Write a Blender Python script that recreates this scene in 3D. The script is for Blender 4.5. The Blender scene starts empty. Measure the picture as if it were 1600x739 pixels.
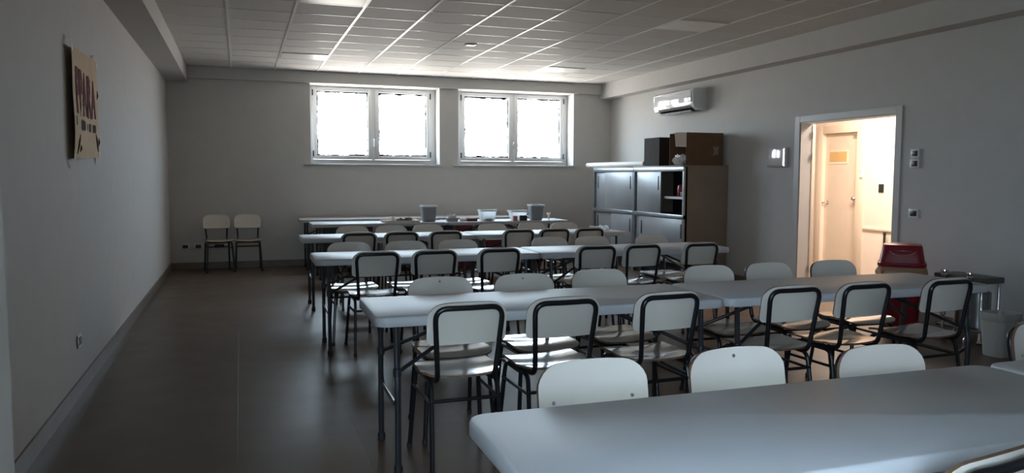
import bpy, bmesh, math, random
from mathutils import Vector, Matrix
random.seed(7)
S = bpy.context.scene
COL = S.collection
PI = math.pi

# ------------------------------------------------------------------ camera, light, exposure
F_PX, YAW, PITCH, ROLL, CAM_H = 1211.86, 0.3366, -0.0769, 0.0028, 1.3645
def set_camera():
    f = Vector((math.sin(YAW)*math.cos(PITCH), math.cos(YAW)*math.cos(PITCH), math.sin(PITCH)))
    r0 = Vector((math.cos(YAW), -math.sin(YAW), 0)); u0 = r0.cross(f)
    r = r0*math.cos(ROLL) + u0*math.sin(ROLL); u = r.cross(f)
    cam = bpy.data.cameras.new('camera'); o = bpy.data.objects.new('camera', cam); COL.objects.link(o)
    o.matrix_world = Matrix(((r.x, u.x, -f.x, 0), (r.y, u.y, -f.y, 0), (r.z, u.z, -f.z, CAM_H), (0, 0, 0, 1)))
    cam.sensor_width = 36.0; cam.lens = 36.0*F_PX/1600.0; cam.clip_start = 0.05; cam.clip_end = 200
    S.camera = o
set_camera()
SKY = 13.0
EXPO = 0.70
S.view_settings.view_transform = 'Standard'; S.view_settings.look = 'None'
S.view_settings.exposure = EXPO; S.view_settings.gamma = 1.0; S.view_settings.use_curve_mapping = False
w = bpy.data.worlds.new('sky'); S.world = w; w.use_nodes = True
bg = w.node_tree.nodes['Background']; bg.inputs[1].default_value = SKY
# blue-white sky above, warm sunlit ground light from below
_n = w.node_tree.nodes; _l = w.node_tree.links
_tc = _n.new('ShaderNodeTexCoord'); _sp = _n.new('ShaderNodeSeparateXYZ'); _l.new(_tc.outputs['Generated'], _sp.inputs[0])
_mr = _n.new('ShaderNodeMapRange'); _mr.inputs['From Min'].default_value = -1; _l.new(_sp.outputs['Z'], _mr.inputs['Value'])
_cr = _n.new('ShaderNodeValToRGB'); _cr.color_ramp.elements[0].position = 0.46; _cr.color_ramp.elements[0].color = (0.72, 0.655, 0.61, 1)
_cr.color_ramp.elements[1].position = 0.56; _cr.color_ramp.elements[1].color = (0.70, 0.85, 1.0, 1)
_l.new(_mr.outputs['Result'], _cr.inputs['Fac']); _l.new(_cr.outputs['Color'], bg.inputs[0])
# sky behind the viewer is boosted and bluer, added to light the near chairs
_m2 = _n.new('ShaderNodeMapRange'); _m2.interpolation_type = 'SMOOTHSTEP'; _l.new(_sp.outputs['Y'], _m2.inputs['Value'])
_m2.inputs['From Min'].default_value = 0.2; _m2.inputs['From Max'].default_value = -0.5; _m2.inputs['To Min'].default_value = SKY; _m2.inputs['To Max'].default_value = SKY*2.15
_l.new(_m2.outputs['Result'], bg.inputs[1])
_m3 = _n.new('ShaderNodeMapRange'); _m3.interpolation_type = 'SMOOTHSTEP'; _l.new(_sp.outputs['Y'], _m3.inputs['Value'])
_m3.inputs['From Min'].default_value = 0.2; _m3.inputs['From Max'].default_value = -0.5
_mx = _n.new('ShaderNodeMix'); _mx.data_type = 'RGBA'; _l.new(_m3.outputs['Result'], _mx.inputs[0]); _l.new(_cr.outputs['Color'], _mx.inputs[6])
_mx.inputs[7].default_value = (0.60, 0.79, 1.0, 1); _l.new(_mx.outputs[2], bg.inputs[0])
S.cycles.use_denoising = True
S.cycles.max_bounces = 10; S.cycles.diffuse_bounces = 6; S.cycles.glossy_bounces = 4
S.cycles.transmission_bounces = 8; S.cycles.transparent_max_bounces = 12
S.cycles.caustics_reflective = False; S.cycles.caustics_refractive = False
S.cycles.sample_clamp_indirect = 6.0

def area(name, loc, rot, sx, sy, energy=None, color=(1, 1, 1), portal=False):
    l = bpy.data.lights.new(name, 'AREA'); l.shape = 'RECTANGLE'; l.size = sx; l.size_y = sy; l.color = color
    if energy is not None: l.energy = energy
    if portal: l.cycles.is_portal = True
    o = bpy.data.objects.new(name, l); COL.objects.link(o); o.location = loc; o.rotation_euler = rot
    return o
# sky portals in the window openings (they only guide the sky's own light)
area('sky_portal', (2.03, 12.67, 2.16), (-PI/2, 0, 0), 2.02, 1.22, portal=True)
area('sky_portal', (4.36, 12.67, 2.16), (-PI/2, 0, 0), 2.04, 1.22, portal=True)
area('sky_portal', (-0.44, -0.87, 1.15), (PI/2, 0, 0), 1.0, 2.3, portal=True)
area('corridor_lamp_light', (7.15, 7.2, 2.66), (0, 0, 0), 0.5, 2.2, energy=100, color=(1.0, 0.85, 0.74))

# ------------------------------------------------------------------ materials
def nt(name):
    m = bpy.data.materials.new(name); m.use_nodes = True
    return m, m.node_tree, m.node_tree.nodes['Principled BSDF']
def mat(name, col, rough=0.5, metal=0.0, spec=0.5, coat=0.0, noise=0.06, scale=6.0, bump=0.0, bscale=60.0, trans=0.0, sss=0.0):
    m, t, p = nt(name)
    p.inputs['Roughness'].default_value = rough; p.inputs['Metallic'].default_value = metal
    p.inputs['Specular IOR Level'].default_value = spec; p.inputs['Coat Weight'].default_value = coat
    p.inputs['Coat Roughness'].default_value = 0.06
    if trans: p.inputs['Transmission Weight'].default_value = trans
    tc = t.nodes.new('ShaderNodeTexCoord')
    n = t.nodes.new('ShaderNodeTexNoise'); n.inputs['Scale'].default_value = scale; n.inputs['Detail'].default_value = 4
    t.links.new(tc.outputs['Object'], n.inputs['Vector'])
    r = t.nodes.new('ShaderNodeValToRGB')
    a = tuple(c*(1-noise) for c in col) + (1,); b = tuple(min(1, c*(1+noise)) for c in col) + (1,)
    r.color_ramp.elements[0].color = a; r.color_ramp.elements[0].position = 0.3
    r.color_ramp.elements[1].color = b; r.color_ramp.elements[1].position = 0.7
    t.links.new(n.outputs['Fac'], r.inputs['Fac']); t.links.new(r.outputs['Color'], p.inputs['Base Color'])
    if bump:
        n2 = t.nodes.new('ShaderNodeTexNoise'); n2.inputs['Scale'].default_value = bscale; n2.inputs['Detail'].default_value = 3
        t.links.new(tc.outputs['Object'], n2.inputs['Vector'])
        b_ = t.nodes.new('ShaderNodeBump'); b_.inputs['Strength'].default_value = bump; b_.inputs['Distance'].default_value = 0.01
        t.links.new(n2.outputs['Fac'], b_.inputs['Height']); t.links.new(b_.outputs['Normal'], p.inputs['Normal'])
    return m

def floor_material():
    m, t, p = nt('floor_tiles')
    tc = t.nodes.new('ShaderNodeTexCoord'); mp = t.nodes.new('ShaderNodeMapping')
    mp.inputs['Location'].default_value = (0.04, 0.1, 0)
    t.links.new(tc.outputs['Object'], mp.inputs['Vector'])
    b = t.nodes.new('ShaderNodeTexBrick'); b.offset = 0.0; b.squash = 1.0
    b.inputs['Scale'].default_value = 1.0; b.inputs['Brick Width'].default_value = 0.6; b.inputs['Row Height'].default_value = 0.6
    b.inputs['Mortar Size'].default_value = 0.0022; b.inputs['Mortar Smooth'].default_value = 0.2; b.inputs['Bias'].default_value = 0
    b.inputs['Color1'].default_value = (0.112, 0.076, 0.053, 1); b.inputs['Color2'].default_value = (0.128, 0.088, 0.062, 1)
    b.inputs['Mortar'].default_value = (0.07, 0.06, 0.052, 1)
    t.links.new(mp.outputs['Vector'], b.inputs['Vector'])
    n = t.nodes.new('ShaderNodeTexNoise'); n.inputs['Scale'].default_value = 2.2; n.inputs['Detail'].default_value = 6
    t.links.new(tc.outputs['Object'], n.inputs['Vector'])
    r = t.nodes.new('ShaderNodeValToRGB')
    r.color_ramp.elements[0].color = (0.82, 0.82, 0.82, 1); r.color_ramp.elements[1].color = (1.12, 1.12, 1.12, 1)
    t.links.new(n.outputs['Fac'], r.inputs['Fac'])
    mx = t.nodes.new('ShaderNodeMix'); mx.data_type = 'RGBA'; mx.blend_type = 'MULTIPLY'; mx.inputs[0].default_value = 1
    t.links.new(b.outputs['Color'], mx.inputs[6]); t.links.new(r.outputs['Color'], mx.inputs[7])
    t.links.new(mx.outputs[2], p.inputs['Base Color'])
    n3 = t.nodes.new('ShaderNodeTexNoise'); n3.inputs['Scale'].default_value = 4.0; n3.inputs['Detail'].default_value = 5
    t.links.new(tc.outputs['Object'], n3.inputs['Vector'])
    mr = t.nodes.new('ShaderNodeMapRange'); mr.inputs['To Min'].default_value = 0.30; mr.inputs['To Max'].default_value = 0.46
    t.links.new(n3.outputs['Fac'], mr.inputs['Value']); t.links.new(mr.outputs['Result'], p.inputs['Roughness'])
    bp = t.nodes.new('ShaderNodeBump'); bp.inputs['Strength'].default_value = 0.25; bp.inputs['Distance'].default_value = 0.002
    inv = t.nodes.new('ShaderNodeMath'); inv.operation = 'SUBTRACT'; inv.inputs[0].default_value = 1
    t.links.new(b.outputs['Fac'], inv.inputs[1]); t.links.new(inv.outputs[0], bp.inputs['Height'])
    t.links.new(bp.outputs['Normal'], p.inputs['Normal'])
    p.inputs['Specular IOR Level'].default_value = 0.32
    return m

def pane_material():
    # clear glass carrying the ragged leftovers of a peeled film round its rim
    m = bpy.data.materials.new('window_glass'); m.use_nodes = True; t = m.node_tree; t.nodes.clear()
    out = t.nodes.new('ShaderNodeOutputMaterial')
    tr = t.nodes.new('ShaderNodeBsdfTransparent'); tr.inputs['Color'].default_value = (0.96, 0.98, 0.98, 1)
    gl = t.nodes.new('ShaderNodeBsdfGlossy'); gl.inputs['Roughness'].default_value = 0.02
    m1 = t.nodes.new('ShaderNodeMixShader'); m1.inputs[0].default_value = 0.05
    t.links.new(tr.outputs[0], m1.inputs[1]); t.links.new(gl.outputs[0], m1.inputs[2])
    df = t.nodes.new('ShaderNodeBsdfTransparent'); df.inputs['Color'].default_value = (0.010, 0.011, 0.012, 1)
    tc = t.nodes.new('ShaderNodeTexCoord'); sp = t.nodes.new('ShaderNodeSeparateXYZ'); t.links.new(tc.outputs['Generated'], sp.inputs[0])
    def edge(s):
        a = t.nodes.new('ShaderNodeMath'); a.operation = 'SUBTRACT'; t.links.new(s, a.inputs[0]); a.inputs[1].default_value = 0.5
        b = t.nodes.new('ShaderNodeMath'); b.operation = 'ABSOLUTE'; t.links.new(a.outputs[0], b.inputs[0]); return b.outputs[0]
    mx = t.nodes.new('ShaderNodeMath'); mx.operation = 'MAXIMUM'
    t.links.new(edge(sp.outputs['X']), mx.inputs[0]); t.links.new(edge(sp.outputs['Z']), mx.inputs[1])
    n = t.nodes.new('ShaderNodeTexNoise'); n.inputs['Scale'].default_value = 9; n.inputs['Detail'].default_value = 5; n.inputs['Roughness'].default_value = 0.7
    oi = t.nodes.new('ShaderNodeObjectInfo'); va = t.nodes.new('ShaderNodeVectorMath'); va.operation = 'ADD'
    t.links.new(tc.outputs['Object'], va.inputs[0]); t.links.new(oi.outputs['Random'], va.inputs[1]); t.links.new(va.outputs[0], n.inputs['Vector'])
    s = t.nodes.new('ShaderNodeMath'); s.operation = 'MULTIPLY_ADD'; t.links.new(n.outputs['Fac'], s.inputs[0]); s.inputs[1].default_value = 0.095
    t.links.new(mx.outputs[0], s.inputs[2])
    g = t.nodes.new('ShaderNodeMath'); g.operation = 'GREATER_THAN'; t.links.new(s.outputs[0], g.inputs[0]); g.inputs[1].default_value = 0.523
    m2 = t.nodes.new('ShaderNodeMixShader'); t.links.new(g.outputs[0], m2.inputs[0])
    t.links.new(m1.outputs[0], m2.inputs[1]); t.links.new(df.outputs[0], m2.inputs[2]); t.links.new(m2.outputs[0], out.inputs[0])
    return m

M = {}
M['wall'] = mat('wall_paint', (0.575, 0.562, 0.54), 0.75, spec=0.2, noise=0.02, bump=0.05, bscale=120)
M['corr'] = mat('corridor_paint', (0.80, 0.70, 0.60), 0.7, spec=0.2, noise=0.02)
M['tile'] = mat('ceiling_tile', (0.67, 0.65, 0.625), 0.7, spec=0.3, noise=0.03, scale=30, bump=0.08, bscale=180)
M['tbar'] = mat('ceiling_runner', (0.86, 0.86, 0.85), 0.3, spec=0.5, noise=0.01)
M['floor'] = floor_material()
M['base'] = mat('skirting_tile', (0.17, 0.135, 0.11), 0.35, noise=0.12, scale=5)
M['white'] = mat('white_upvc', (0.88, 0.89, 0.90), 0.3, noise=0.01)
M['marble'] = mat('sill_stone', (0.62, 0.62, 0.60), 0.25, noise=0.08, scale=9)
M['glass'] = pane_material()
M['hinge'] = mat('dark_hinge', (0.05, 0.05, 0.055), 0.4, metal=0.4)
M['lam'] = mat('cream_laminate', (0.78, 0.725, 0.645), 0.16, spec=0.5, noise=0.02, coat=0.3)
M['seat'] = mat('seat_laminate', (0.40, 0.355, 0.305), 0.16, spec=0.5, noise=0.08, coat=0.4)
M['ply'] = mat('ply_edge', (0.17, 0.10, 0.06), 0.5, noise=0.25, scale=40)
M['tube'] = mat('black_tube', (0.012, 0.012, 0.014), 0.28, spec=0.5, noise=0.1)
M['cap'] = mat('rubber_foot', (0.015, 0.015, 0.015), 0.7)
M['rivet'] = mat('zinc_rivet', (0.45, 0.45, 0.47), 0.3, metal=1.0)
M['top'] = mat('table_plastic', (0.55, 0.56, 0.58), 0.46, spec=0.38, noise=0.03, scale=3, bump=0.06, bscale=240)
M['leg'] = mat('grey_steel_leg', (0.05, 0.054, 0.06), 0.3, metal=0.4, noise=0.1)
M['legdark'] = mat('dark_steel_brace', (0.03, 0.03, 0.035), 0.4, metal=0.4)
M['cabmetal'] = mat('cabinet_aluminium', (0.42, 0.44, 0.46), 0.3, metal=0.85, noise=0.04)
M['cabdoor'] = mat('cabinet_grey_door', (0.33, 0.335, 0.34), 0.35, metal=0.3, noise=0.10, scale=2.5)
M['cabside'] = mat('cabinet_beech_side', (0.26, 0.20, 0.145), 0.5, noise=0.08, scale=4)
M['cabin'] = mat('cabinet_dark_inside', (0.02, 0.02, 0.022), 0.6)
M['shelf'] = mat('white_shelf', (0.75, 0.75, 0.75), 0.4)
M['card'] = mat('brown_cardboard', (0.15, 0.085, 0.048), 0.8, spec=0.2, noise=0.1, scale=12)
M['carddark'] = mat('dark_cardboard', (0.035, 0.024, 0.020), 0.8, spec=0.2, noise=0.1, scale=12)
M['cardlight'] = mat('cardboard_flap', (0.88, 0.78, 0.70), 0.7, spec=0.2, noise=0.05)
M['paper'] = mat('white_paper', (0.82, 0.81, 0.78), 0.6, noise=0.03)
M['kraft'] = mat('kraft_paper', (0.66, 0.47, 0.28), 0.75, spec=0.15, noise=0.08, scale=7)
M['ink'] = mat('dark_red_paint', (0.15, 0.012, 0.012), 0.8, spec=0.08, noise=0.15)
M['inkdark'] = mat('dark_ink', (0.07, 0.045, 0.03), 0.8, spec=0.08, noise=0.15)
M['tape'] = mat('pale_tape', (0.90, 0.90, 0.84), 0.3)
M['plate'] = mat('plastic_plate', (0.72, 0.72, 0.68), 0.35)
M['platedark'] = mat('dark_plastic_insert', (0.02, 0.022, 0.018), 0.35)
M['acwhite'] = mat('aircon_plastic', (0.78, 0.79, 0.80), 0.10, coat=0.6, noise=0.01)
M['boxwhite'] = mat('glossy_box_cover', (0.60, 0.58, 0.56), 0.07, coat=0.8, noise=0.01)
M['frame'] = mat('grey_door_frame', (0.56, 0.55, 0.53), 0.4, noise=0.02)
M['cdoor'] = mat('cream_door', (0.72, 0.60, 0.47), 0.45, noise=0.02)
M['cframe'] = mat('cream_door_frame', (0.78, 0.66, 0.52), 0.45, noise=0.02)
M['tan'] = mat('tan_notice', (0.62, 0.40, 0.16), 0.7, noise=0.06)
M['chrome'] = mat('chrome', (0.75, 0.75, 0.76), 0.12, metal=1.0, noise=0.02)
M['steel'] = mat('stainless_steel', (0.30, 0.30, 0.30), 0.3, metal=0.9, noise=0.05)
M['darktop'] = mat('dark_worktop', (0.10, 0.10, 0.09), 0.35, noise=0.1)
M['red'] = mat('red_plastic', (0.26, 0.012, 0.022), 0.32, noise=0.05)
M['redarc'] = mat('worn_red_emboss', (0.55, 0.22, 0.20), 0.4)
M['bag'] = mat('yellowish_bin_liner', (0.70, 0.45, 0.25), 0.3, noise=0.1, scale=20, trans=0.35)
M['binwhite'] = mat('cloudy_plastic', (0.46, 0.45, 0.42), 0.35, noise=0.03)
M['tubgrey'] = mat('grey_plastic_tub', (0.30, 0.32, 0.34), 0.4, noise=0.03)
M['tubrim'] = mat('white_tub_rim', (0.85, 0.87, 0.87), 0.3)
M['tubwhite'] = mat('milky_plastic_tub', (0.85, 0.88, 0.90), 0.3, trans=0.25)
def milky(name, col):
    m = bpy.data.materials.new(name); m.use_nodes = True; t = m.node_tree; p = t.nodes['Principled BSDF']; out = t.nodes['Material Output']
    p.inputs['Base Color'].default_value = col + (1,); p.inputs['Roughness'].default_value = 0.3
    tl = t.nodes.new('ShaderNodeBsdfTranslucent'); tl.inputs['Color'].default_value = col + (1,)
    n = t.nodes.new('ShaderNodeTexNoise'); n.inputs['Scale'].default_value = 14
    r = t.nodes.new('ShaderNodeMapRange'); r.inputs['To Min'].default_value = 0.55; r.inputs['To Max'].default_value = 0.75
    t.links.new(n.outputs['Fac'], r.inputs['Value'])
    mx = t.nodes.new('ShaderNodeMixShader'); t.links.new(r.outputs['Result'], mx.inputs[0]); t.links.new(p.outputs[0], mx.inputs[1]); t.links.new(tl.outputs[0], mx.inputs[2])
    t.links.new(mx.outputs[0], out.inputs[0]); return m
M['tubwhite'] = milky('milky_plastic_tub', (0.93, 0.95, 0.96))
M['bag'] = milky('yellowish_bin_liner', (0.95, 0.76, 0.50))
M['green'] = mat('dark_green_plastic', (0.02, 0.045, 0.035), 0.4)
M['leaf'] = mat('green_herb', (0.07, 0.09, 0.045), 0.6, noise=0.3, scale=30)
M['navy'] = mat('dark_blue_crate', (0.02, 0.026, 0.036), 0.45)
M['redcloth'] = mat('dull_red_crate', (0.17, 0.03, 0.035), 0.6, noise=0.1)
M['lightpanel'] = mat('opal_diffuser', (0.94, 0.92, 0.88), 0.35, noise=0.005)
M['grass'] = mat('lawn', (0.20, 0.30, 0.05), 0.9, spec=0.1, noise=0.3, scale=12)
M['outpave'] = mat('pale_paving', (0.60, 0.60, 0.58), 0.9, spec=0.1, noise=0.1)

# ------------------------------------------------------------------ mesh helper
class MB:
    def __init__(self): self.v = []; self.f = []; self.m = []
    def add(self, vs, fs, mi=0):
        b = len(self.v); self.v += [tuple(x) for x in vs]
        for f in fs: self.f.append([i+b for i in f]); self.m.append(mi)
    def box(self, x0, x1, y0, y1, z0, z1, mi=0, bev=0.0, mtx=None):
        bm = bmesh.new(); bmesh.ops.create_cube(bm, size=1)
        for v in bm.verts: v.co = Vector(((x0+x1)/2 + v.co.x*(x1-x0), (y0+y1)/2 + v.co.y*(y1-y0), (z0+z1)/2 + v.co.z*(z1-z0)))
        if bev: bmesh.ops.bevel(bm, geom=bm.edges[:], offset=bev, segments=2, affect='EDGES', profile=0.5)
        self.bm(bm, mi, mtx); return self
    def bm(self, bm, mi=0, mtx=None):
        bm.verts.index_update()
        self.add([(mtx @ v.co) if mtx else v.co for v in bm.verts], [[v.index for v in f.verts] for f in bm.faces], mi); bm.free()
    def tube(self, pts, r, n=10, fillet=0.0, mi=0, closed=False, fs=6):
        pts = [Vector(p) for p in pts]
        if fillet:
            q = [pts[0]]
            for i in range(1, len(pts)-1):
                a, b, c = pts[i-1], pts[i], pts[i+1]
                d = min(fillet, (a-b).length*0.49, (c-b).length*0.49)
                p0 = b+(a-b).normalized()*d; p2 = b+(c-b).normalized()*d
                for k in range(fs+1):
                    t = k/fs; q.append(p0*(1-t)**2 + b*2*t*(1-t) + p2*t*t)
            q.append(pts[-1]); pts = q
        N = len(pts); rs = r if isinstance(r, (list, tuple)) else [r]*N
        if len(rs) != N: rs = [rs[0]]*N
        tan = [((pts[(i+1) % N if closed else min(i+1, N-1)]) - (pts[(i-1) % N if closed else max(i-1, 0)])).normalized() for i in range(N)]
        up = Vector((0, 0, 1)) if abs(tan[0].z) < 0.9 else Vector((1, 0, 0))
        x = tan[0].cross(up).normalized(); vs = []
        for i in range(N):
            x = (x - tan[i]*x.dot(tan[i])).normalized(); y = tan[i].cross(x)
            for k in range(n):
                a = 2*PI*k/n; vs.append(pts[i] + (x*math.cos(a) + y*math.sin(a))*rs[i])
        fs_ = []
        for i in range(N if closed else N-1):
            j = (i+1) % N
            for k in range(n): fs_.append([i*n+k, i*n+(k+1) % n, j*n+(k+1) % n, j*n+k])
        if not closed: fs_ += [list(range(n))[::-1], [(N-1)*n+k for k in range(n)]]
        self.add(vs, fs_, mi); return self
    def lathe(self, prof, c=(0, 0, 0), n=20, mi=0, sx=1, sy=1, cap=True):
        vs = []; fs = []
        for r, z in prof:
            for k in range(n):
                a = 2*PI*k/n; vs.append((c[0]+r*sx*math.cos(a), c[1]+r*sy*math.sin(a), c[2]+z))
        for i in range(len(prof)-1):
            for k in range(n): fs.append([i*n+k, i*n+(k+1) % n, (i+1)*n+(k+1) % n, (i+1)*n+k])
        if cap: fs += [list(range(n))[::-1], [(len(prof)-1)*n+k for k in range(n)]]
        self.add(vs, fs, mi); return self
    def loops(self, loops, mi=0, cap0=True, cap1=True):
        n = len(loops[0]); vs = [p for l in loops for p in l]; fs = []
        for i in range(len(loops)-1):
            for k in range(n): fs.append([i*n+k, i*n+(k+1) % n, (i+1)*n+(k+1) % n, (i+1)*n+k])
        if cap0: fs.append(list(range(n))[::-1])
        if cap1: fs.append([(len(loops)-1)*n+k for k in range(n)])
        self.add(vs, fs, mi); return self
    def build(self, name, mats, parent=None, smooth=True, ang=35):
        me = bpy.data.meshes.new(name); me.from_pydata(self.v, [], self.f)
        mats = mats if isinstance(mats, (list, tuple)) else [mats]
        for m in mats: me.materials.append(M[m])
        for p, i in zip(me.polygons, self.m): p.material_index = i; p.use_smooth = smooth
        me.update()
        bm = bmesh.new(); bm.from_mesh(me); bmesh.ops.recalc_face_normals(bm, faces=bm.faces[:]); bm.to_mesh(me); bm.free()
        if smooth: me.set_sharp_from_angle(angle=math.radians(ang))
        o = bpy.data.objects.new(name, me); COL.objects.link(o)
        if parent: o.parent = parent
        return o

def rrect(x0, x1, y0, y1, r, z, seg=6):
    P = []
    for cx, cy, a0 in ((x1-r, y1-r, 0), (x0+r, y1-r, PI/2), (x0+r, y0+r, PI), (x1-r, y0+r, 1.5*PI)):
        for k in range(seg+1):
            a = a0 + PI/2*k/seg; P.append((cx+r*math.cos(a), cy+r*math.sin(a), z))
    return P
def empty(name, loc=(0, 0, 0), rz=0.0):
    o = bpy.data.objects.new(name, None); COL.objects.link(o); o.location = loc; o.rotation_euler = (0, 0, rz); o.empty_display_size = 0.1
    return o
def tag(o, label, cat, group=None):
    o['label'] = label; o['category'] = cat
    if group: o['group'] = group
    return o
def struct(o): o['kind'] = 'structure'; return o
def copy_tree(root):
    kids = {}
    for ob in COL.objects:
        if ob.parent: kids.setdefault(ob.parent.name, []).append(ob)
    def rec(o, par):
        c = o.copy(); COL.objects.link(c)
        if par: c.parent = par
        for k in kids.get(o.name, []): rec(k, c)
        return c
    return rec(root, None)

# ------------------------------------------------------------------ room
XL, XR, YB, YR, ZC = -0.975, 6.082, 12.2, -0.55, 2.933
LZ, RZ = 2.727, 2.693            # soffit undersides
LX, RX = -0.688, 5.867           # soffit faces
def xl(y): return XL
def plane(mb, pts, mi=0): mb.add(pts, [list(range(len(pts)))], mi)

struct(MB().box(-1.6, XR+0.08, YR-0.2, YB+0.4, -0.12, 0.0).build('floor', 'floor', smooth=False))
# left wall is a hair out of square
mb = MB(); mb.loops([[(xl(YR), YR-0.2, 0), (xl(YB), YB+0.4, 0), (-1.3, YB+0.4, 0), (-1.3, YR-0.2, 0)], [(xl(YR), YR-0.2, 3.1), (xl(YB), YB+0.4, 3.1), (-1.3, YB+0.4, 3.1), (-1.3, YR-0.2, 3.1)]])
struct(mb.build('wall_left', 'wall', smooth=False))
# back wall with the two window openings
W1 = (1.025, 3.034, 1.556, 2.765); W2 = (3.345, 5.372, 1.556, 2.765)
def wall_with_holes(mb, axis, a0, a1, z0, z1, d0, d1, holes):
    xs = sorted({a0, a1} | {h[0] for h in holes} | {h[1] for h in holes}); zs = sorted({z0, z1} | {h[2] for h in holes} | {h[3] for h in holes})
    for i in range(len(xs)-1):
        for j in range(len(zs)-1):
            cx, cz = (xs[i]+xs[i+1])/2, (zs[j]+zs[j+1])/2
            if any(h[0] < cx < h[1] and h[2] < cz < h[3] for h in holes): continue
            if axis == 'y': mb.box(xs[i], xs[i+1], d0, d1, zs[j], zs[j+1])
            else: mb.box(d0, d1, xs[i], xs[i+1], zs[j], zs[j+1])
def merged(mb):
    bm = bmesh.new()
    vs = [bm.verts.new(v) for v in mb.v]
    for f in mb.f: bm.faces.new([vs[i] for i in f])
    bmesh.ops.remove_doubles(bm, verts=bm.verts[:], dist=1e-5)
    seen = {}
    for f in bm.faces: seen.setdefault(frozenset(v.index for v in f.verts), []).append(f)
    bm.verts.index_update(); seen = {}
    for f in bm.faces: seen.setdefault(frozenset(v.index for v in f.verts), []).append(f)
    dele = [f for k, l in seen.items() if len(l) > 1 for f in l]
    bmesh.ops.delete(bm, geom=dele, context='FACES_ONLY')
    out = MB(); bm.verts.index_update(); out.bm(bm); return out
mb = MB(); wall_with_holes(mb, 'y', -1.3, XR+0.15, 0, 3.1, YB, YB+0.45, [W1, W2])
struct(merged(mb).build('wall_back', 'wall', smooth=False))
# shallow beam over the windows
struct(MB().box(LX, RX, YB-0.06, YB, 2.768, ZC).build('trim_1', 'wall', smooth=False))
# right wall with the doorway
DOOR = (5.985, 7.368, 0, 1.990)
mb = MB(); wall_with_holes(mb, 'x', YR-0.2, YB+0.3, 0, 3.1, XR, XR+0.15, [DOOR])
struct(merged(mb).build('wall_right', 'wall', smooth=False))
# rear wall (behind the viewer) with a glazed garden door
RD = (-0.93, 0.05, 0, 2.3)
mb = MB(); wall_with_holes(mb, 'y', -1.3, XR+0.15, 0, 3.1, YR-0.2, YR, [RD])
struct(merged(mb).build('wall_rear', 'wall', smooth=False))
# soffits along both side walls
struct(MB().box(-1.02, LX, YR, YB, LZ, 3.1).build('trim_2', 'wall', smooth=False))
struct(MB().box(RX, XR, YR, YB, RZ, 3.1).build('trim_3', 'wall', smooth=False))
# suspended ceiling: tiles sit a little above the runners
mb = MB(); G = 0.6077; X0 = -0.081; Y0 = 6.893
mb.box(LX-0.05, RX+0.05, YR, YB, ZC+0.006, ZC+0.12, 0)
k = -2
while X0+G*k < RX:
    x = X0+G*k
    if x > LX: mb.box(x-0.012, x+0.012, YR, YB, ZC, ZC+0.02, 1)
    k += 1
k = -20
while Y0+0.5063*k < YB:
    y = Y0+0.5063*k
    if y > YR: mb.box(LX, RX, y-0.006, y+0.006, ZC+0.0035, ZC+0.02, 1)
    k += 1
struct(mb.build('ceiling', ['tile', 'tbar'], smooth=False))
# skirtings
mb = MB(); mb.loops([[(xl(YR), YR, 0), (xl(YB), YB, 0), (xl(YB)+0.012, YB, 0), (xl(YR)+0.012, YR, 0)], [(xl(YR), YR, 0.10), (xl(YB), YB, 0.10), (xl(YB)+0.012, YB, 0.10), (xl(YR)+0.012, YR, 0.10)]])
struct(mb.build('baseboard_left', 'base', smooth=False))
struct(MB().box(xl(YB)+0.012, XR, YB-0.012, YB, 0, 0.10).build('baseboard_back', 'base', smooth=False))
mb = MB(); mb.box(XR-0.012, XR, YR, DOOR[0]-0.08, 0, 0.10); mb.box(XR-0.012, XR, DOOR[1]+0.09, YB-0.012, 0, 0.10)
struct(mb.build('baseboard_right', 'base', smooth=False))

# ------------------------------------------------------------------ windows
def ring(mb, x0, x1, z0, z1, t, y0, y1, mi=0):
    mb.box(x0, x0+t, y0, y1, z0, z1, mi, bev=0.004); mb.box(x1-t, x1, y0, y1, z0, z1, mi, bev=0.004)
    mb.box(x0+t, x1-t, y0, y1, z0, z0+t, mi, bev=0.004); mb.box(x0+t, x1-t, y0, y1, z1-t, z1, mi, bev=0.004)
def window(name, hole, panes, pz0, pz1, handle):
    yw = YB+0.29
    q = MB(); T = 0.058
    wall_with_holes(q, 'y', hole[0], hole[1], hole[2], hole[3], yw, yw+0.07, [(a-T, b+T, pz0-T, pz1+T) for a, b in panes])
    r = struct(merged(q).build(name, 'white', smooth=False))
    for a, b in panes:
        q = MB(); ring(q, a-T+0.002, b+T-0.002, pz0-T+0.002, pz1+T-0.002, T, yw-0.018, yw+0.05)
        so = q.build('window_sash', 'white', r)
        q = MB(); q.box(a-0.003, b+0.003, yw+0.012, yw+0.018, pz0-0.003, pz1+0.003)
        q.build('window_pane', 'glass', so, smooth=False)
    mid = (panes[0][1]+panes[1][0])/2
    for x in (panes[0][0]-T-0.002, panes[1][1]+T+0.002):
        for z in (pz0+0.03, pz1-0.03):
            h = MB(); h.tube([(x, yw-0.022, z-0.045), (x, yw-0.022, z+0.045)], 0.010); h.build('window_hinge', 'hinge', r)
    hb = MB(); hb.box(mid-0.012, mid+0.012, yw-0.026, yw-0.016, pz0+0.20, pz0+0.28, bev=0.003)
    hb.tube([(mid, yw-0.026, pz0+0.26), (mid, yw-0.055, pz0+0.26), (mid, yw-0.055, pz0+0.15)], 0.008, fillet=0.01)
    hb.build('window_handle', 'chrome' if handle else 'white', r)
    sl = MB(); sl.box(hole[0]-0.10, hole[1]+0.03, YB-0.025, yw+0.02, hole[2]-0.025, hole[2], bev=0.004)
    sl.build('window_sill', 'marble', r)
window('window_1', W1, ((1.147, 1.942), (2.108, 2.888)), 1.686, 2.688, False)
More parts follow.
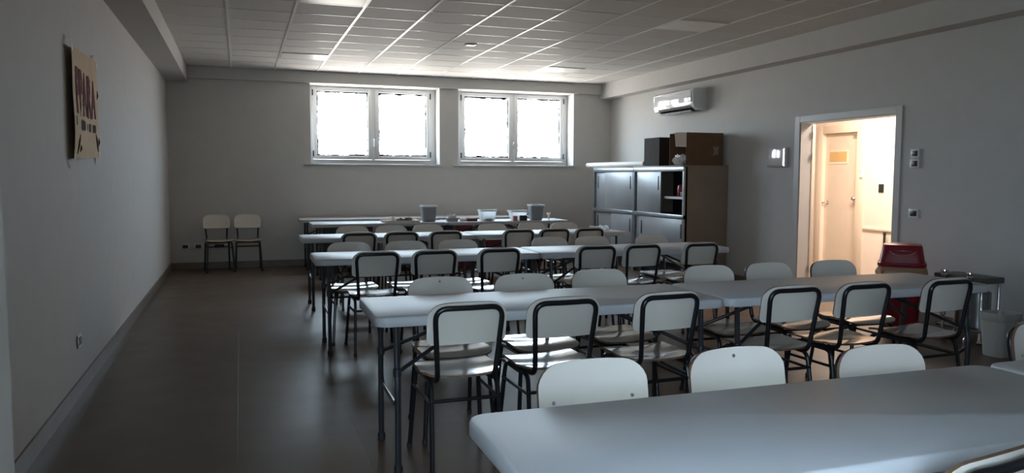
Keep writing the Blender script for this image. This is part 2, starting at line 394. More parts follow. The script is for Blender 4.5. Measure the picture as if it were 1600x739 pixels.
window('window_2', W2, ((3.527, 4.301), (4.459, 5.241)), 1.682, 2.690, True)
# garden door behind the viewer
r = MB(); ring(r, RD[0], RD[1], 0.0, RD[3], 0.06, YR-0.16, YR-0.08); r.box(-0.47, -0.41, YR-0.16, YR-0.08, 0.06, RD[3]-0.06)
d3 = struct(r.build('door_3', 'white'))
p = MB(); p.box(RD[0]+0.06, -0.47, YR-0.125, YR-0.119, 0.06, RD[3]-0.06); p.box(-0.41, RD[1]-0.06, YR-0.125, YR-0.119, 0.06, RD[3]-0.06)
gm = bpy.data.materials.new('clear_glass'); gm.use_nodes = True; t = gm.node_tree; t.nodes.clear()
o_ = t.nodes.new('ShaderNodeOutputMaterial'); a_ = t.nodes.new('ShaderNodeBsdfTransparent'); b_ = t.nodes.new('ShaderNodeBsdfGlossy'); b_.inputs['Roughness'].default_value = 0.02
m_ = t.nodes.new('ShaderNodeMixShader'); m_.inputs[0].default_value = 0.05
t.links.new(a_.outputs[0], m_.inputs[1]); t.links.new(b_.outputs[0], m_.inputs[2]); t.links.new(m_.outputs[0], o_.inputs[0])
M['clear'] = gm
p.build('door_pane', 'clear', d3, smooth=False)
# ground outside
struct(MB().box(-14, 16, -4.5, YR-0.2, -0.4, -0.14).build('trim_4', 'outpave', smooth=False))
struct(MB().box(-14, 16, -22, -4.5, -0.4, -0.12).build('trim_7', 'grass', smooth=False))
# unseen stub wall, added to keep garden-door light off the left wall
struct(MB().box(XL, -0.10, 0.22, 0.40, 0, 3.1).build('wall_light_block', 'wall', smooth=False))

# ------------------------------------------------------------------ doorway, corridor
fr = MB(); t_ = 0.088
fr.box(XR-0.014, XR, DOOR[0]-0.078, DOOR[0], 0, DOOR[3]+0.075, bev=0.004)
fr.box(XR-0.014, XR, DOOR[1], DOOR[1]+0.085, 0, DOOR[3]+0.075, bev=0.004)
fr.box(XR-0.014, XR, DOOR[0], DOOR[1], DOOR[3], DOOR[3]+0.075, bev=0.004)
fr.box(XR-0.002, XR+0.15, DOOR[0], DOOR[0]+0.012, 0, DOOR[3]); fr.box(XR-0.002, XR+0.15, DOOR[1]-0.012, DOOR[1], 0, DOOR[3])
fr.box(XR-0.002, XR+0.15, DOOR[0]+0.012, DOOR[1]-0.012, DOOR[3]-0.012, DOOR[3])
d1 = struct(fr.build('door_1', 'frame', smooth=False))
lf = MB(); lf.box(XR+0.152, XR+0.197, DOOR[1]-0.02, DOOR[1]+0.66, 0.01, DOOR[3]-0.02, bev=0.003)
lfo = lf.build('door_leaf', 'cframe', d1)
hg = MB()
for z in (0.3, 1.6, 1.85): hg.tube([(XR+0.145, DOOR[1]-0.03, z-0.04), (XR+0.145, DOOR[1]-0.03, z+0.04)], 0.009)
hg.build('hinge', 'chrome', d1)
CX = 8.1
struct(MB().box(XR+0.08, CX+0.2, 3.4, 11.4, -0.12, 0.0).build('trim_5', 'floor', smooth=False))
CD = (8.637, 9.311, 0, 2.0)
mb = MB(); wall_with_holes(mb, 'x', 3.4, 11.4, 0, 2.9, CX, CX+0.14, [CD])
struct(merged(mb).build('wall_corridor', 'corr', smooth=False))
mb = MB(); mb.box(XR+0.15, CX+0.14, 3.2, 3.4, 0, 2.9); mb.box(XR+0.15, CX+0.14, 11.4, 11.6, 0, 2.9); mb.box(CX+0.14, CX+0.3, 8.3, 9.7, 0, 2.4)
struct(mb.build('wall_corridor_end', 'corr', smooth=False))
struct(MB().box(XR+0.15, CX+0.2, 3.2, 11.6, 2.7, 2.9).build('ceiling_corridor', 'corr', smooth=False))
mb = MB(); mb.box(XR+0.15, XR+0.156, YR, DOOR[0]-0.02, 0, 2.9); 
# corridor door
fr = MB()
fr.box(CX-0.015, CX, CD[0]-0.15, CD[0]-0.0, 0, CD[3]+0.11, bev=0.004); fr.box(CX-0.015, CX, CD[1], CD[1]+0.12, 0, CD[3]+0.11, bev=0.004)
fr.box(CX-0.015, CX, CD[0], CD[1], CD[3], CD[3]+0.11, bev=0.004)
d2 = struct(fr.build('door_2', 'cframe'))
lf = MB(); lf.box(CX+0.05, CX+0.095, CD[0], CD[1], 0.005, CD[3]-0.005)
lfo = lf.build('door_leaf', 'cdoor', d2, smooth=False)
hd = MB(); hd.lathe([(0.026, 0), (0.026, 0.006)], (0, 0, 0), 16); hd.tube([(0, 0, 0), (0, 0, 0.045), (0.0, 0.06, 0.045)], 0.008, fillet=0.01)
ho = hd.build('door_handle', 'chrome', d2); ho.matrix_basis = Matrix.Translation((CX+0.05, CD[1]-0.07, 1.0)) @ Matrix.Rotation(-PI/2, 4, 'Y')
kn = MB(); kn.lathe([(0.012, 0), (0.012, 0.03), (0.026, 0.04), (0.03, 0.055), (0.02, 0.07)], n=16)
ko = kn.build('door_knob', 'chrome', d2); ko.matrix_basis = Matrix.Translation((CX+0.05, CD[0]+0.05, 1.07)) @ Matrix.Rotation(-PI/2, 4, 'Y')

def text_mesh(txt, size, ext=0.001, off=0.0):
    c = bpy.data.curves.new('t', 'FONT'); c.body = txt; c.size = size; c.extrude = ext; c.offset = off; c.align_x = 'CENTER'; c.align_y = 'CENTER'
    o = bpy.data.objects.new('t', c); COL.objects.link(o)
    dg = bpy.context.evaluated_depsgraph_get(); me = o.evaluated_get(dg).to_mesh()
    v = [tuple(p.co) for p in me.vertices]; f = [list(p.vertices) for p in me.polygons]
    o.evaluated_get(dg).to_mesh_clear(); bpy.data.objects.remove(o); bpy.data.curves.remove(c)
    return v, f
v, f = text_mesh('08', 0.075)
mb = MB(); mb.add([(CX+0.049, CD[0]+0.11 - x, 1.93 + y) for x, y, z in v], f)
mb.build('door_number', 'inkdark', d2, smooth=False)
n = MB(); n.box(CX+0.044, CX+0.05, 8.865, 9.235, 1.56, 1.76, 0)
no = tag(n.build('door_notice', 'cframe', smooth=False), 'tan notice sheet on pale backing fixed to the cream corridor door', 'notice')
n = MB(); n.box(CX+0.041, CX+0.044, 8.88, 9.22, 1.595, 1.735, 0)
n.build('notice_face', 'tan', no, smooth=False)
sw = MB(); sw.box(CX-0.012, CX, 8.14, 8.225, 1.17, 1.28, bev=0.003)
tag(sw.build('wall_switch', 'platedark'), 'black square switch plate on the corridor wall, beside the cream door', 'switch')
sw = MB(); sw.box(CX-0.025, CX-0.0145, 8.50, 8.56, 1.36, 1.50, bev=0.004); sw.tube([(CX-0.025, 8.525, 1.38), (CX-0.045, 8.525, 1.38)], 0.008); sw.tube([(CX-0.025, 8.535, 1.47), (CX-0.04, 8.535, 1.47)], 0.006)
tag(sw.build('key_box', 'plate'), 'small pale key holder on the right frame of the corridor door', 'key holder')
struct(MB().box(CX-0.02, CX, 3.4, 8.48, 0.65, 0.685, bev=0.004).build('trim_6', 'cframe'))
p = MB(); p.tube([(CX-0.05, 8.05, 0.0), (CX-0.05, 8.05, 0.62)], 0.016); p.lathe([(0.016, 0.60), (0.022, 0.62), (0.016, 0.645)], (CX-0.05, 8.05, 0)); p.lathe([(0.12, 0), (0.12, 0.02), (0.03, 0.03)], (CX-0.13, 8.05, 0))
tag(p.build('floor_post', 'platedark'), 'thin dark post standing on the corridor floor below the pale wall rail', 'post')

# ------------------------------------------------------------------ ceiling fittings
def ceiling_light(i, j, label):
    x0 = X0+G*i+0.012; x1 = X0+G*(i+1)-0.012; y0 = Y0+0.5063*j+0.008; y1 = Y0+0.5063*(j+1)-0.008
    e = empty('ceiling_light', ((x0+x1)/2, (y0+y1)/2, ZC)); tag(e, label, 'ceiling light', 'square ceiling light panels')
    hx, hy = (x1-x0)/2, (y1-y0)/2
    f = MB(); f.box(-hx, hx, -hy, -hy+0.02, -0.004, 0.005); f.box(-hx, hx, hy-0.02, hy, -0.004, 0.005); f.box(-hx, -hx+0.02, -hy+0.02, hy-0.02, -0.004, 0.005); f.box(hx-0.02, hx, -hy+0.02, hy-0.02, -0.004, 0.005)
    f.build('light_frame', 'tbar', e, smooth=False)
    d = MB(); d.box(-hx+0.02, hx-0.02, -hy+0.02, hy-0.02, -0.002, 0.005); d.build('diffuser', 'lightpanel', e, smooth=False)
ceiling_light(7, 0, 'unlit square ceiling panel near the right soffit, above the doorway side')
ceiling_light(1, 7, 'unlit square ceiling panel close above the left window')
ceiling_light(7, 7, 'unlit square ceiling panel close above the right window')
ceiling_light(1, 0, 'unlit square ceiling panel cut by the top edge of the photo, left of centre')
sd = MB(); sd.box(2.56, 2.69, 8.97, 9.08, ZC-0.010, ZC+0.004, bev=0.004); sd.box(2.58, 2.67, 8.99, 9.06, ZC-0.013, ZC-0.009)
tag(sd.build('smoke_detector', 'white'), 'tiny white detector fixed to the middle of the tiled ceiling', 'detector')

# ------------------------------------------------------------------ things on the walls
def outlet(loc, axis, w_, h_, label, name='wall_outlet', cat='outlet', group=None, deep=0.012):
    e = empty(name, loc); tag(e, label, cat, group)
    p = MB(); d = MB()
    if axis == 'y-':
        p.box(-w_/2, w_/2, -deep, 0, -h_/2, h_/2, bev=0.003); d.box(-w_*0.30, w_*0.30, -deep-0.003, -deep+0.002, -h_*0.3, h_*0.3, bev=0.001)
    elif axis == 'x+':
        p.box(0, deep, -w_/2, w_/2, -h_/2, h_/2, bev=0.003); d.box(deep-0.002, deep+0.003, -w_*0.30, w_*0.30, -h_*0.3, h_*0.3, bev=0.001)
    else:
        p.box(-deep, 0, -w_/2, w_/2, -h_/2, h_/2, bev=0.003); d.box(-deep-0.003, -deep+0.002, -w_*0.34, w_*0.30, -h_*0.3, h_*0.3, bev=0.001)
    p.build('cover_plate', 'plate', e); d.build('socket_insert', 'platedark', e)
outlet((-0.775, YB, 0.335), 'y-', 0.125, 0.082, 'wall outlet low on the window wall, nearest the left corner', group='outlets by the two spare chairs')
outlet((-0.597, YB, 0.335), 'y-', 0.125, 0.082, 'wall outlet on the window wall just left of the two spare chairs', group='outlets by the two spare chairs')
outlet((-0.31, YB, 0.335), 'y-', 0.22, 0.082, 'wide wall outlet behind the left spare chair', group='outlets by the two spare chairs')
outlet((xl(5.4), 5.4, 0.336), 'x+', 0.115, 0.08, 'small wall outlet low on the long left wall', deep=0.01)
outlet((XR, 5.735, 1.596), 'x-', 0.10, 0.085, 'upper of two small thermostats right of the doorway', 'thermostat', 'thermostat', 'thermostats by the doorway', 0.022)
outlet((XR, 5.735, 1.50), 'x-', 0.105, 0.085, 'lower of two small thermostats right of the doorway', 'thermostat', 'thermostat', 'thermostats by the doorway', 0.022)
outlet((XR, 5.73, 1.025), 'x-', 0.115, 0.085, 'light switch right of the doorway above the red bin', 'light_switch', 'switch', None, 0.015)
# glossy box left of the doorway
mb = MB(); mb.box(XR-0.045, XR, 7.57, 7.90, 1.485, 1.72, bev=0.012)
e = mb.build('junction_box', 'boxwhite'); tag(e, 'glossy white square box on the right wall, left of the doorway', 'wall box')
cvr = MB()
L = []
for k, (dx, dz) in enumerate(((-0.045, 0.0), (-0.060, 0.012), (-0.064, 0.03))):
    L.append([(XR+dx, 7.58+dz, 1.495+dz), (XR+dx, 7.89-dz, 1.495+dz), (XR+dx, 7.89-dz, 1.71-dz), (XR+dx, 7.58+dz, 1.71-dz)])
cvr.loops(L, cap0=False); cvr.build('box_cover', 'boxwhite', e)
# air conditioner
mb = MB(); prof = [(XR, 2.285), (XR-0.13, 2.285), (XR-0.195, 2.325), (XR-0.215, 2.37), (XR-0.225, 2.56), (XR-0.19, 2.59), (XR, 2.59)]
AY0, AY1 = 9.30, 10.36
N_ = 9; loops = []
for k in range(N_+1):
    y = AY0+(AY1-AY0)*k/N_; s = 1.0 if 0 < k < N_ else 0.97
    loops.append([(XR+(x-XR)*s, y, 2.44+(z-2.44)*s) for x, z in prof])
mb.loops(loops)
ac = tag(mb.build('air_conditioner', 'acwhite', ang=28), 'white wall air conditioner high on the right wall near the window corner', 'air conditioner')
vt = MB(); vt.box(XR-0.195, XR-0.05, AY0+0.07, AY1-0.1, 2.279, 2.287); vt.loops([[(XR-0.132, y, 2.281), (XR-0.197, y, 2.321), (XR-0.211, y, 2.352), (XR-0.19, y, 2.33), (XR-0.132, y, 2.30)] for y in (AY0+0.07, AY1-0.12)]); vt.build('air_outlet', 'platedark', ac, smooth=False)
lv = MB()
lv.box(XR-0.17, XR-0.10, AY0+0.08, AY1-0.11, 2.268, 2.276, bev=0.002)
for q in (0.33, 0.66): lv.box(XR-0.20, XR-0.1, AY0+(AY1-AY0)*q-0.006, AY0+(AY1-AY0)*q+0.006, 2.272, 2.29)
lv.build('louvre', 'tubgrey', ac)
cv = MB(); cv.box(XR-0.23, XR-0.217, AY0+0.03, AY1-0.03, 2.40, 2.55, bev=0.005); cv.build('front_panel', 'acwhite', ac)
# poster
PY0, PY1, PZ0, PZ1 = 5.33, 6.30, 1.465, 2.15
def pw(u, v):      # paper surface, u along wall, v up
    y = PY0+(PY1-PY0)*u + 0.03*(v-0.4)*(1-u)*0.8
    z = PZ0+(PZ1-PZ0)*v + 0.03*u
    x = xl(y) + 0.018 + 0.006*math.sin(v*7+0.6)*(1-u)**2 + 0.003*math.sin(u*7+v*2) + 0.022*(1-u)**2*(0.35+0.65*math.sin(PI*min(1, v*1.02)))
    return x, y, z
mb = MB(); NU, NV = 24, 24; vs = []; fs = []
for s_ in (0.0, 0.0008):
    for j in range(NV+1):
        for i in range(NU+1):
            x, y, z = pw(i/NU, j/NV); vs.append((x+s_, y, z))
o1 = (NU+1)*(NV+1)
for j in range(NV):
    for i in range(NU):
        a = j*(NU+1)+i; fs += [[a, a+1, a+NU+2, a+NU+1], [o1+a, o1+a+NU+1, o1+a+NU+2, o1+a+1]]
mb.add(vs, fs); poster = tag(mb.build('poster', 'kraft'), 'brown kraft paper poster with dark red letters taped to the left wall', 'poster')
def on_poster(v, f, u0, v0, su, sv, name, m_):
    q = MB(); vs = []
    for x, y, z in v:
        px, py, pz = pw(u0+x*su, v0+y*sv + 0.0); vs.append((px+0.002+(0.0015 if z > 0 else 0), py, pz))
    q.add(vs, f); q.build(name, m_, poster, smooth=False)
for ch, u0, h in (('P', 0.19, 1.0), ('B', 0.34, 1.02), ('A', 0.48, 0.98), ('R', 0.66, 0.98), ('A', 0.81, 0.9)):
    v, f = text_mesh(ch, 1.0, 0.001, 0.035); 
    xs = [p[0] for p in v]; ys = [p[1] for p in v]; sx_ = 1/(max(xs)-min(xs)); sy_ = 1/(max(ys)-min(ys)); mx_ = (max(xs)+min(xs))/2; my_ = (max(ys)+min(ys))/2
    v = [((x-mx_)*sx_ + random.uniform(-.03, .03), (y-my_)*sy_ + random.uniform(-.012, .012), z) for x, y, z in v]
    on_poster(v, f, u0, 0.62 - (u0-0.2)*0.06, 0.160, 0.42*h, 'letter', 'ink')
def bars(u0, n_, w_, v0, hgt):
    q = MB(); random.seed(3+n_)
    for k in range(n_):
        u = u0+k*w_; hh = hgt*random.uniform(0.75, 1.05); P = []
        for du, dv in ((0, -hh/2), (w_*0.72, -hh/2), (w_*0.72, hh/2*0.9), (w_*0.1, hh/2)):
            x, y, z = pw(u+du, v0+dv); P.append((x+0.003, y, z))
        q.add(P, [[0, 1, 2, 3]])
    q.build('small_lettering', 'inkdark', poster, smooth=False)
bars(0.06, 1, 0.05, 0.345, 0.10); bars(0.27, 5, 0.042, 0.31, 0.11); bars(0.55, 1, 0.03, 0.30, 0.08); bars(0.62, 2, 0.045, 0.295, 0.085); bars(0.76, 3, 0.045, 0.29, 0.085)
def doodle(pts, name):
    q = MB(); q.tube([(pw(u, v)[0]+0.002, pw(u, v)[1], pw(u, v)[2]) for u, v in pts], [0.002+0.006*math.sin(PI*k/(len(pts)-1)) for k in range(len(pts))], n=6); q.build(name, 'inkdark', poster)
doodle([(0.10, 0.04), (0.12, 0.10), (0.15, 0.16), (0.20, 0.22)], 'drawn_leaf'); doodle([(0.20, 0.06), (0.22, 0.09), (0.23, 0.12)], 'drawn_leaf')
doodle([(0.95, 0.06), (0.92, 0.12), (0.90, 0.18), (0.88, 0.24)], 'drawn_leaf'); doodle([(0.97, 0.60), (0.98, 0.64), (0.985, 0.69)], 'drawn_leaf')
doodle([(0.98, 0.12), (0.985, 0.16), (0.99, 0.20)], 'drawn_leaf')
for u, v, du, dv in ((0.02, 0.99, 0.03, 0.13), (0.98, 0.97, -0.02, 0.12), (0.02, 0.01, 0.06, -0.12), (0.98, 0.02, -0.04, -0.12)):
    q = MB(); P = []
    for k in range(5):
        s_ = k/4-0.3; uu, vv = u+du*s_, v+dv*s_; x, y, z = pw(min(1, max(0, uu)), min(1, max(0, vv))); y += (uu-min(1, max(0, uu)))*0.97; z += (vv-min(1, max(0, vv)))*0.68
        xw = max(xl(y)+0.003, x+0.003 - 0.02*max(0, s_)); P += [(xw, y-0.02, z), (xw, y+0.02, z), (xw+0.001, y+0.02, z), (xw+0.001, y-0.02, z)]
    q.loops([P[i*4:i*4+4] for i in range(5)]); q.build('tape_strip', 'tape', poster)

# ------------------------------------------------------------------ folding tables
TL, TW, TH = 1.80, 0.615, 0.74
def make_table():
    e = empty('folding_table')
    x0, x1, y0, y1, r = 0, TL, 0, TW, 0.055
    q = MB(); i = 0.007
    q.loops([rrect(x0+0.02, x1-0.02, y0+0.02, y1-0.02, r-0.015, TH-0.03), rrect(x0+0.012, x1-0.012, y0+0.012, y1-0.012, r-0.01, TH-0.045), rrect(x0+0.003, x1-0.003, y0+0.003, y1-0.003, r, TH-0.045), rrect(x0, x1, y0, y1, r, TH-0.040),
             rrect(x0, x1, y0, y1, r, TH-0.010), rrect(x0+0.003, x1-0.003, y0+0.003, y1-0.003, r, TH-0.002), rrect(x0+i, x1-i, y0+i, y1-i, r-0.005, TH)], cap0=True, cap1=True)
    q.build('tabletop', 'top', e, ang=40)
    for sx, dx in ((0.105, -1), (TL-0.105, 1)):
        for sy, dy in ((0.062, -1), (TW-0.062, 1)):
            q = MB(); q.tube([(sx, sy-dy*0.02, TH-0.042), (sx, sy-dy*0.012, 0.50), (sx, sy+dy*0.006, 0.40), (sx, sy, 0.012)], 0.0145, fillet=0.06)
            lo = q.build('table_leg', 'leg', e)
            q = MB(); q.lathe([(0.019, 0.0), (0.020, 0.03), (0.016, 0.04)], (sx, sy, 0), 12); q.build('foot_cap', 'cap', lo)
            q = MB(); q.lathe([(0.0145, 0.45), (0.019, 0.455), (0.019, 0.49), (0.0145, 0.495)], (sx, sy-dy*0.008, 0), 12, cap=False); q.build('collar', 'leg', lo)
        q = MB(); q.tube([(sx, 0.085, TH-0.05), (sx, TW-0.085, TH-0.05)], 0.013); q.build('top_rail', 'leg', e)
        q = MB(); q.tube([(sx, 0.066, 0.36), (sx, 0.12, 0.31), (sx, TW-0.12, 0.31), (sx, TW-0.066, 0.36)], 0.010, fillet=0.05); q.build('cross_bar', 'leg', e)
        for ya in (0.075, TW-0.075):
            q = MB(); q.tube([(sx, ya, 0.47), (sx-dx*0.48, TW/2+(ya-TW/2)*0.12, TH-0.045)], 0.0095); q.build('leg_brace', 'legdark', e)
        q = MB(); q.box(sx-dx*0.49-0.03, sx-dx*0.49+0.03, TW/2-0.06, TW/2+0.06, TH-0.050, TH-0.028, bev=0.003); q.build('brace_plate', 'legdark', e)
    return e
TROWS = [('front row', 0.537, 1.312, -0.0094), ('second row', 0.551, 3.390, -0.0147), ('third row', 0.514, 5.906, -0.0125), ('fourth row', 0.569, 7.954, -0.0068), ('fifth row', 0.866, 10.325, -0.0087), ('wall row', 0.80, 11.50, -0.003)]
TLAB = {('front row', 0): 'nearest white folding table, its blue-grey top filling the bottom right',
        ('front row', 1): 'white folding table at the right edge, end to end with the nearest table',
        ('second row', 0): 'left white folding table of the second row from the front',
        ('second row', 1): 'right white folding table of the second row, its end near the red bin',
        ('third row', 0): 'left white folding table of the third row from the front',
        ('third row', 1): 'right white folding table of the third row, reaching the grey cabinets',
        ('fourth row', 0): 'left white folding table of the fourth row from the front',
        ('fourth row', 1): 'right white folding table of the fourth row, with crumpled white plastic on it',
        ('fifth row', 0): 'left white folding table of the fifth row, carrying the tan tray',
        ('fifth row', 1): 'right white folding table of the fifth row, carrying the square tubs',
        ('wall row', 0): 'left white folding table pushed against the wall under the windows',
        ('wall row', 1): 'right white folding table against the window wall, behind the square tubs'}
proto = None
for rn, x, y, a in TROWS:
    for k in range(2):
        if proto is None: proto = t0 = make_table()
        else: t0 = copy_tree(proto)
        d = k*(TL+0.012)
        t0.location = (x+d*math.cos(a), y+d*math.sin(a), 0); t0.rotation_euler = (0, 0, a)
        tag(t0, TLAB[(rn, k)], 'table', 'white folding tables')

# ------------------------------------------------------------------ school chairs
def slab(mb, xs, lo, hi, nr, P, N, th, mface=0, medge=1):
    """sheet whose columns xs run from lo(x) to hi(x); P(x,s) point, N(x,s) unit normal"""
    nc = len(xs); A = []; B = []
    for x in xs:
        for j in range(nr+1):
            s_ = lo(x)+(hi(x)-lo(x))*j/nr; p = Vector(P(x, s_)); n_ = Vector(N(x, s_)); A.append(p+n_*th/2); B.append(p-n_*th/2)
    o = nc*(nr+1); f0 = []; fe = []
    for i in range(nc-1):
        for j in range(nr):
            a = i*(nr+1)+j; b = a+nr+1
            f0 += [[a, a+1, b+1, b], [o+a, o+b, o+b+1, o+a+1]]
    bd = [i*(nr+1) for i in range(nc)] + [(nc-1)*(nr+1)+j for j in range(1, nr+1)] + [i*(nr+1)+nr for i in range(nc-2, -1, -1)] + [j for j in range(nr-1, 0, -1)]
    for k in range(len(bd)):
        a, b = bd[k], bd[(k+1) % len(bd)]; fe.append([a, b, o+b, o+a])
    base = len(mb.v); mb.add(A+B, f0, mface)
    for f in fe: mb.f.append([i+base for i in f]); mb.m.append(medge)
def corner_cols(hw, r, n=6, m=8):
    xs = [hw-r+r*math.sin(PI/2*k/n) for k in range(n+1)]
    mid = [-(hw-r)+2*(hw-r)*k/m for k in range(1, m)]
    return [-x for x in xs[::-1]] + mid + xs
HW = 0.187; PB, PT = 0.604, 0.801
def make_chair(kind):
    e = empty('school_chair')
    # plywood shell of the backrest, bowed round the sitter and leaning back
    rt, rb = 0.075, 0.030
    xs = corner_cols(HW, rt)
    def top(x):
        d = max(0, abs(x)-(HW-rt)); return PT - 0.012*(abs(x)/HW)**2 - (rt*0.85)*(1-math.sqrt(max(0, 1-(d/rt)**2)))
    def bot(x):
        d = max(0, abs(x)-(HW-rb)); return PB + rb*(1-math.sqrt(max(0, 1-(d/rb)**2)))
    lean = 0.16; Rb = 0.80
    def P(x, z):
        return (x, -0.205 - (z-0.606)*lean + (Rb-math.sqrt(Rb*Rb-x*x)), z)
    def N(x, z):
        return Vector((-x/Rb, math.sqrt(1-(x/Rb)**2), lean)).normalized()
    q = MB(); slab(q, xs, bot, top, 6, P, N, 0.010); bo = q.build('backrest', ['lam', 'ply'], e, ang=40)
    spots = ((0.0, PT-0.028),) if kind == 'top' else ((-0.135, 0.682), (0.135, 0.682))
    for x, z in spots:
        for s_ in (1,):
            p = Vector(P(x, z)) + N(x, z)*0.005; q = MB(); bm = bmesh.new(); bmesh.ops.create_uvsphere(bm, u_segments=10, v_segments=6, radius=0.0062); q.bm(bm, 0, Matrix.Translation(p)); q.build('rivet', 'rivet', bo)
    # seat
    SW = 0.190
    xs = corner_cols(SW, 0.085)
    def sf(x):   # front edge
        d = max(0, abs(x)-(SW-0.06)); return 0.195 - 0.05*(1-math.sqrt(max(0, 1-(d/0.06)**2))) - 0.006*(x/SW)**2
    def sb(x):
        d = max(0, abs(x)-(SW-0.085)); return -0.185 + 0.085*(1-math.sqrt(max(0, 1-(d/0.085)**2))) + 0.02*(x/SW)**2
    def Ps(x, y):
        z = 0.447 + 0.010*(x/SW)**2
        if y > 0.10: z -= 0.016*((y-0.10)/0.095)**2
        if y < 0: z -= 0.006*math.sin(min(1, -y/0.12)*PI)
        return (x, y, z)
    def Ns(x, y): return Vector((-0.1*x/SW, 0.0 if y < 0.1 else 0.3*(y-0.1)/0.095, 1)).normalized()
    q = MB(); slab(q, xs, sb, sf, 9, Ps, Ns, 0.011); q.build('seat', ['seat', 'ply'], e, ang=45)
    # bent tube carrying the backrest: runs under the seat, up, over and down again
    R = 0.0125
    yb_, zt_ = -0.205-0.178*lean-0.019, 0.776
    q = MB(); q.tube([(-0.135, 0.10, 0.425), (-0.135, -0.185, 0.423), (-0.160, yb_+0.010, zt_), (0, yb_-0.002, zt_), (0.160, yb_+0.010, zt_), (0.135, -0.185, 0.423), (0.135, 0.10, 0.425)], R, n=12, fillet=0.062, fs=8)
    q.build('back_tube', 'tube', e)
    # side frames: one tube per side cut at the rail so that each leg is its own piece
    for sx in (-1, 1):
        q = MB(); q.tube([(sx*0.158, 0.0, 0.418), (sx*0.160, 0.165, 0.416), (sx*0.188, 0.205, 0.010)], 0.0115, n=10, fillet=0.05); fo = q.build('leg', 'tube', e)
        q = MB(); q.lathe([(0.0135, 0), (0.014, 0.022), (0.012, 0.026)], (sx*0.188, 0.205, 0), 10); q.build('foot_cap', 'cap', fo)
        q = MB(); q.tube([(sx*0.158, 0.0, 0.418), (sx*0.158, -0.150, 0.418), (sx*0.172, -0.225, 0.010)], 0.0115, n=10, fillet=0.05); ro = q.build('leg', 'tube', e)
        q = MB(); q.lathe([(0.0135, 0), (0.014, 0.022), (0.012, 0.026)], (sx*0.172, -0.225, 0), 10); q.build('foot_cap', 'cap', ro)
        q = MB(); q.tube([(sx*0.170, 0.185, 0.33), (sx*0.166, -0.172, 0.33)], 0.008, n=8); q.build('stretcher', 'tube', e)
    q = MB(); q.tube([(-0.166, -0.170, 0.335), (0.166, -0.170, 0.335)], 0.009, n=8); q.build('stretcher', 'tube', e)
    q = MB(); q.tube([(-0.160, 0.120, 0.418), (0.160, 0.120, 0.418)], 0.009, n=8); q.build('stretcher', 'tube', e)
    return e
PROTO = {}
ORD = ['first', 'second', 'third', 'fourth', 'fifth', 'sixth', 'seventh']
DY = 0.239
def chair(x, ytop, face, label, kind='side', rz=0.0):
    if kind not in PROTO: PROTO[kind] = o = make_chair(kind)
    else: o = copy_tree(PROTO[kind])
    s_ = 1 if face == 'n' else -1      # n: looks at the windows, f: looks at the viewer
    a = rz + (0 if face == 'n' else PI)
    o.location = (x + math.sin(rz)*-DY*s_*1.0, ytop + s_*DY*math.cos(rz), 0); o.rotation_euler = (0, 0, a)
    tag(o, label, 'chair', 'cream school chairs with black tube frames')
ROWS = {
 ('second', 'n'): [(0.965, 3.335, .0), (1.44, 3.335, .01), (2.0, 3.33, .03), (2.74, 3.318, .0), (3.21, 3.31, .03), (3.80, 3.30, .04)],
 ('second', 'f'): [(1.05, 4.245, .0), (1.545, 4.235, .02), (2.06, 4.305, .02), (2.82, 4.275, .0), (3.285, 4.285, .04), (3.82, 4.285, -.02)],
 ('front', 'f'): [(1.012, 2.167, .02), (1.535, 2.167, .03), (2.015, 2.04, .02), (2.96, 2.175, .05)],
 ('third', 'n'): [(0.97, 5.86, .0), (1.42, 5.85, .0), (1.95, 5.848, .02), (2.80, 5.837, -.02), (3.23, 5.83, .03), (3.80, 5.82, .03)],
 ('third', 'f'): [(0.87, 6.75, .0), (1.355, 6.73, .02), (1.83, 6.73, .0), (2.73, 6.77, .0), (3.15, 6.73, .02), (3.79, 6.73, .0)],
 ('fourth', 'n'): [(1.13, 7.91, .0), (1.565, 7.905, .0), (2.035, 7.90, .02), (2.85, 7.90, .0), (3.27, 7.895, .0), (3.69, 7.89, .03)],
 ('fourth', 'f'): [(1.19, 8.92, .0), (1.63, 8.905, .0), (2.08, 8.99, .0), (2.86, 8.925, .02), (3.39, 8.99, .0), (3.80, 8.925, .0)],
}
KIND = {('front', 'f'): ['side', 'top', 'side', 'side'], ('second', 'f'): ['top', 'top', 'side', 'side', 'side', 'side']}
for (rn, fc), lst in ROWS.items():
    for i, (x, y, rz) in enumerate(lst):
        kd = KIND.get((rn, fc), ['side']*6)[i]
        side = 'near' if fc == 'n' else 'far'
        rr = 'front table row' if rn == 'front' else rn + ' table row from front'
        chair(x, y, fc, f'cream chair, {ORD[i]} from left on the {side} side of the {rr}', kd, rz)
chair(1.475, 1.135, 'n', 'cream chair cut off at the bottom right corner, at the nearest table', 'side', 0.16)
chair(-0.345, 12.10, 'f', 'left of two spare cream chairs against the window wall, turned slightly', 'side', 0.14)
chair(0.09, 12.10, 'f', 'right of two spare cream chairs standing against the window wall', 'side', 0.0)

